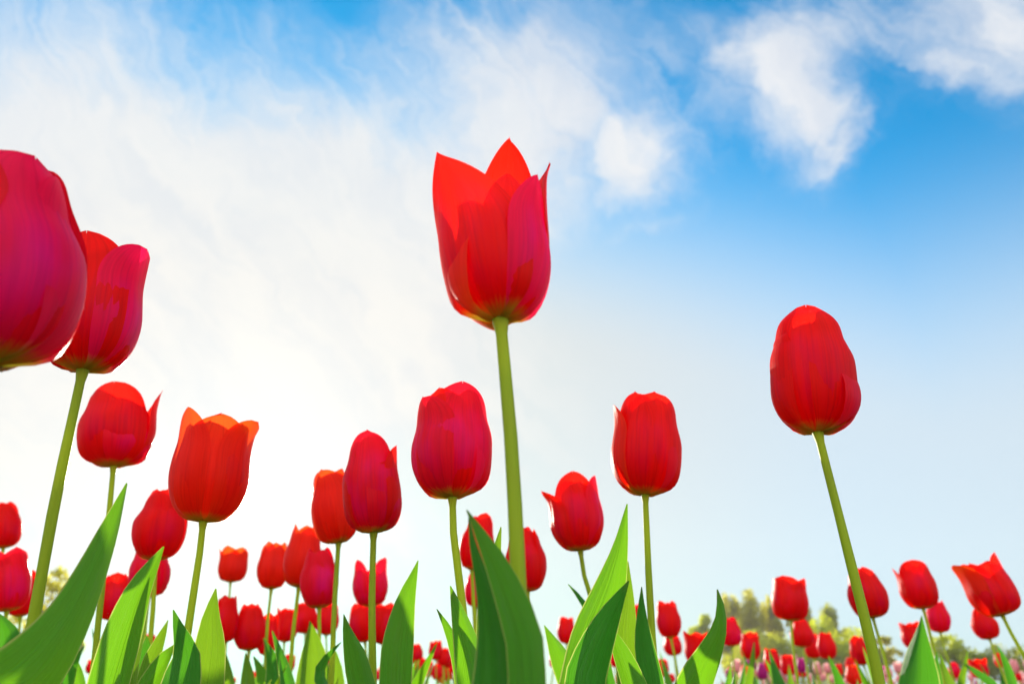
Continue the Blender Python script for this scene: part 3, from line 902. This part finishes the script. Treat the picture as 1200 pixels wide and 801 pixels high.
# ------------------------------------------------------------------ the big blades in front
leaf('B', [(-15, 850, 100), (45, 790, 80), (85, 732, 52), (110, 680, 36), (133, 620, 21), (149, 566, 2)], 0.3, 'leaf', 0.30, 0.75, 0.36, 0.10, dd=0.05)
leaf('C', [(122, 830, 46), (132, 790, 46), (147, 740, 42), (165, 690, 28), (180, 662, 15), (192, 640, 1.5)], 0.5, 'leaf', -0.5, 0.3, 0.55)
leaf('C', [(150, 830, 16), (158, 780, 14), (168, 730, 12), (176, 690, 6), (180, 672, 1)], 0.52, 'leaf_bright', 0.7, 0.9, 0.3)
leaf('D', [(205, 840, 48), (210, 800, 46), (217, 766, 30), (209, 738, 14), (203, 714, 1.5)], 0.44, 'leaf_dark', 0.2, -0.3, 0.3)
leaf('D', [(238, 840, 46), (241, 800, 44), (247, 757, 35), (248, 722, 20), (253, 689, 1.5)], 0.47, 'leaf_bright', -0.3, 0.2, 0.3)
leaf('E', [(168, 830, 22), (177, 780, 20), (190, 746, 10), (197, 726, 1)], 0.6, 'leaf_bright', 0.3, 0.5, 0.3)
leaf('E', [(168, 830, 26), (182, 795, 22), (197, 768, 13), (206, 754, 1.5)], 0.58, 'leaf', 0.5, 0.7, 0.4)
leaf('BB2', [(290, 840, 18), (291, 800, 17), (290, 782, 11), (288, 764, 1)], 0.9, 'leaf_bright', 0.1, 0.2, 0.3)
leaf('H', [(345, 840, 20), (338, 792, 15), (328, 760, 8), (319, 738, 1)], 0.8, 'leaf_dark', 0.5, 0.8, 0.3)
leaf('J', [(366, 840, 44), (366, 800, 42), (366, 765, 28), (365, 742, 12), (363, 727, 1)], 0.75, 'leaf_bright', 0.15, -0.2, 0.5)
leaf('K', [(392, 830, 12), (376, 790, 14), (384, 770, 8), (400, 752, 1)], 0.66, 'leaf_dark', 0.6, 0.9, 0.3)
leaf('L', [(438, 840, 30), (426, 795, 30), (419, 765, 25), (410, 742, 13), (403, 719, 1)], 0.48, 'leaf', -0.6, 0.5, 0.6)
leaf('L', [(462, 850, 38), (463, 800, 38), (466, 752, 37), (475, 703, 23), (484, 675, 10), (490, 656, 1)], 0.46, 'leaf', 0.2, -0.2, 0.22)
leaf('L', [(444, 840, 22), (436, 808, 24), (420, 796, 16), (404, 806, 2)], 0.55, 'leaf_bright', 0.3, 0.6, 0.4)
leaf('O', [(552, 850, 24), (546, 800, 21), (536, 758, 16), (523, 731, 8), (512, 713, 1)], 0.4, 'leaf', 0.2, 0.5, 0.4)
leaf('O', [(566, 850, 40), (560, 795, 40), (550, 748, 30), (538, 712, 15), (528, 686, 1.5)], 0.37, 'leaf', -0.7, 0.6, 0.6, 0.08)
leaf('O', [(580, 850, 40), (574, 780, 34), (572, 720, 28), (578, 665, 17), (587, 617, 1.5)], 0.42, 'leaf_bright', 0.2, -0.3, 0.35)
leaf('P', [(585, 860, 70), (580, 800, 52), (578, 745, 36), (568, 690, 20), (555, 640, 9), (549, 606, 1)], 0.229, 'leaf_dark', 0.35, 0.1, 0.4)
leaf('P', [(622, 860, 50), (620, 801, 46), (618, 755, 46), (603, 706, 40), (581, 656, 26), (563, 624, 13), (547, 597, 1.5)], 0.221, 'leaf', -0.2, 0.35, 0.40, 0.12)
leaf('T', [(690, 850, 30), (672, 795, 28), (660, 768, 24), (648, 748, 12), (638, 732, 1)], 0.55, 'leaf', 0.3, 0.6, 0.5)
leaf('T', [(715, 800, 14), (700, 735, 10), (682, 702, 6), (666, 684, 1)], 0.58, 'leaf_dark', 0.4, 0.7, 0.3)
leaf('U', [(674, 860, 54), (683, 801, 54), (697, 745, 52), (716, 690, 38), (728, 640, 18), (735, 590, 1.5)], 0.42, 'leaf', -0.45, 0.2, 0.62, 0.06)
leaf('U', [(694, 860, 52), (687, 801, 50), (700, 757, 40), (717, 718, 24), (737, 680, 1.5)], 0.412, 'leaf_dark', 0.2, 0.3, 0.3)
leaf('U', [(748, 850, 34), (742, 790, 34), (737, 745, 26), (738, 700, 12), (736, 657, 1)], 0.47, 'leaf_bright', 0.2, 0.4, 0.3)
leaf('U', [(770, 850, 34), (764, 800, 30), (755, 752, 22), (752, 716, 10), (752, 687, 1)], 0.46, 'leaf_dark', 0.5, 0.1, 0.35)
leaf('U', [(758, 850, 34), (742, 795, 28), (726, 757, 18), (714, 732, 2)], 0.44, 'leaf', -0.3, 0.3, 0.4)
leaf('U', [(812, 850, 48), (823, 801, 42), (838, 763, 27), (847, 732, 15), (846, 708, 8), (841, 690, 1.5)], 0.48, 'leaf', 0.2, 0.9, 0.4)
leaf('Y', [(1072, 850, 48), (1076, 801, 45), (1077, 765, 29), (1079, 742, 13), (1080, 721, 1)], 0.9, 'leaf_dark', -0.3, -0.1, 0.6)
leaf('CC', [(1124, 850, 9), (1127, 800, 8), (1131, 780, 5), (1134, 762, 1)], 1.4, 'leaf_bright', 0.2, 0.3, 0.3)
leaf('CC', [(1185, 850, 14), (1168, 806, 11), (1148, 789, 8), (1128, 776, 1)], 1.4, 'leaf_dark', 0.3, 0.5, 0.3)
leaf('CC', [(1200, 850, 13), (1189, 806, 11), (1180, 778, 8), (1169, 756, 1)], 1.45, 'leaf_dark', 0.2, 0.4, 0.3)
leaf('F2', [(70, 840, 20), (79, 800, 18), (88, 775, 10), (99, 756, 1)], 0.95, 'leaf_dark', 0.3, 0.5, 0.3)
leaf('F2', [(96, 840, 16), (94, 800, 14), (90, 780, 9), (84, 764, 1)], 0.97, 'leaf', 0.3, 0.5, 0.3)
leaf('E', [(150, 840, 44), (161, 800, 36), (169, 770, 20), (172, 744, 1)], 0.62, 'leaf_dark', 0.1, -0.2, 0.4)
leaf('BD', [(318, 840, 28), (324, 800, 24), (319, 770, 13), (309, 747, 1)], 0.95, 'leaf_dark', 0.5, 0.2, 0.4)
leaf('BA', [(270, 840, 22), (267, 800, 18), (265, 778, 10), (262, 757, 1)], 0.95, 'leaf_bright', 0.1, 0.4, 0.3)
leaf('BC', [(306, 840, 20), (310, 800, 16), (304, 782, 9), (297, 768, 1)], 1.0, 'leaf', 0.4, 0.2, 0.3)
leaf('N', [(398, 840, 20), (396, 800, 18), (394, 775, 11), (388, 752, 1)], 0.9, 'leaf_bright', 0.1, 0.4, 0.3)
leaf('EE', [(800, 840, 15), (806, 800, 12), (813, 782, 7), (822, 766, 1)], 1.0, 'leaf_bright', 0.3, 0.4, 0.3)
leaf('MM', [(985, 840, 15), (986, 805, 12), (979, 785, 7), (971, 768, 1)], 1.3, 'leaf_dark', 0.3, 0.4, 0.3)
leaf('II', [(918, 840, 12), (913, 805, 10), (906, 788, 6), (897, 772, 1)], 1.4, 'leaf', 0.3, 0.4, 0.3)
leaf('HH', [(872, 840, 12), (878, 800, 9), (882, 775, 6), (884, 752, 1)], 1.2, 'leaf_bright', 0.3, 0.4, 0.3)
leaf('CA', [(484, 830, 8), (486, 800, 7), (489, 785, 4), (491, 772, 1)], 1.3, 'leaf_bright', 0.3, 0.4, 0.3)
leaf('ZB', [(-4, 850, 60), (6, 800, 56), (14, 762, 36), (10, 736, 18), (-6, 716, 3)], 0.8, 'leaf_dark', -0.3, 0.5, 0.5)
leaf('ZB', [(30, 850, 30), (22, 800, 34), (14, 770, 26), (-4, 755, 8)], 0.82, 'leaf', 0.3, 0.7, 0.4)


# ------------------------------------------------------------------ the far bed: whole small tulips, one object each
def far_mesh(name, petal_mat, rnd, hgt, H, Rad):
    verts, faces, uvs, fm = [], [], [], []

    def add(v, f, uv, k):
        o = len(verts)
        verts.extend(v)
        faces.extend([tuple(i + o for i in q) for q in f])
        uvs.extend(uv)
        fm.extend([k] * len(f))
    lean = Vector((rnd.uniform(-.05, .05), rnd.uniform(-.05, .05), 0))
    top = Vector((0, 0, hgt)) + lean
    p, _ = spline([(0, 0, -.01), Vector((0, 0, hgt * .5)) + lean * .3, top], 6)
    v, f = tube(p, [0.0042, 0.004, 0.0038, 0.0036, 0.0033, 0.003, 0.003], 5)
    add(v, f, [(0.5, 0.5)] * len(v), 0)
    axis = (top - p[-2]).normalized()
    a = axis.orthogonal().normalized()
    b = axis.cross(a)
    for q in default_petals(rnd, rnd.uniform(.45, .85)):
        t = R(q['phi'])
        add(*petal_grid(top, axis, a * math.cos(t) + b * math.sin(t), -a * math.sin(t) + b * math.cos(t), H, Rad, q, 5, 8), 1)
    for k in range(3):
        t = rnd.uniform(0, 6.283)
        d = Vector((math.cos(t), math.sin(t), 0))
        z = hgt * rnd.uniform(.68, .93)
        add(*leaf_grid([Vector((0, 0, 0)), d * .03 + UP * z * .45, d * .06 + UP * z * .8, d * .1 + UP * z], [.018, .034, .026, .001], rnd.uniform(-.6, .6), .35, .05, 4, 7, None, 0, side=d), 2)
    o = mesh_obj(name, verts, faces, None, None, uvs, None, [M['stem'], petal_mat, M[rnd.choice(['leaf', 'leaf_bright'])]], fm)
    return o


def far_bed(name, petal_mats, spots, label, group, hmin, hmax, H, seed):
    rnd = random.Random(seed)
    protos = [far_mesh(name, petal_mats[k % len(petal_mats)], rnd, 0.36, H * rnd.uniform(.92, 1.08), H * .36 * rnd.uniform(.9, 1.1)) for k in range(8)]
    for i, (x, y) in enumerate(spots):
        o = protos[i] if i < len(protos) else protos[i % len(protos)].copy()
        if i >= len(protos):
            COL.objects.link(o)
        o.location = (x, y, 0)
        o.rotation_euler = (0, 0, rnd.uniform(0, 6.283))
        s = rnd.uniform(hmin, hmax) / 0.36
        o.scale = (rnd.uniform(.95, 1.05),) * 2 + (s,)
        tag(o, label, 'tulip', group)


rnd = random.Random(11)
red, pink = [], []
for k in range(24):
    d = rnd.uniform(2.7, 4.2)
    h = ray(rnd.uniform(462, 560), 800)
    red.append((h.x / h.y * d, d))
while len(red) < 138:
    d = 2.4 + 4.5 * rnd.random() ** 1.2
    px = rnd.uniform(-20, 1215)
    h = ray(px, 800)
    if px > 830 and rnd.random() < 0.75:
        continue
    red.append((h.x / h.y * d, d))
while len(pink) < 98:
    d = 3.4 + 5.5 * rnd.random()
    px = rnd.uniform(835, 1210)
    h = ray(px, 800)
    pink.append((h.x / h.y * d, d))
far_bed('tulip', [M['petal'], M['petal'], M['petal_rose'], M['petal']], red, 'tiny red tulip of the dense far bed along the horizon', 'tiny red tulips of the far bed', 0.325, 0.39, 0.058, 21)
far_bed('tulip', [M['petal_pink'], M['petal_pink'], M['petal_pink'], M['petal_magenta']], pink, 'tiny pink tulip of the far bed below the right-hand trees', 'tiny pink tulips of the far bed', 0.325, 0.385, 0.055, 22)
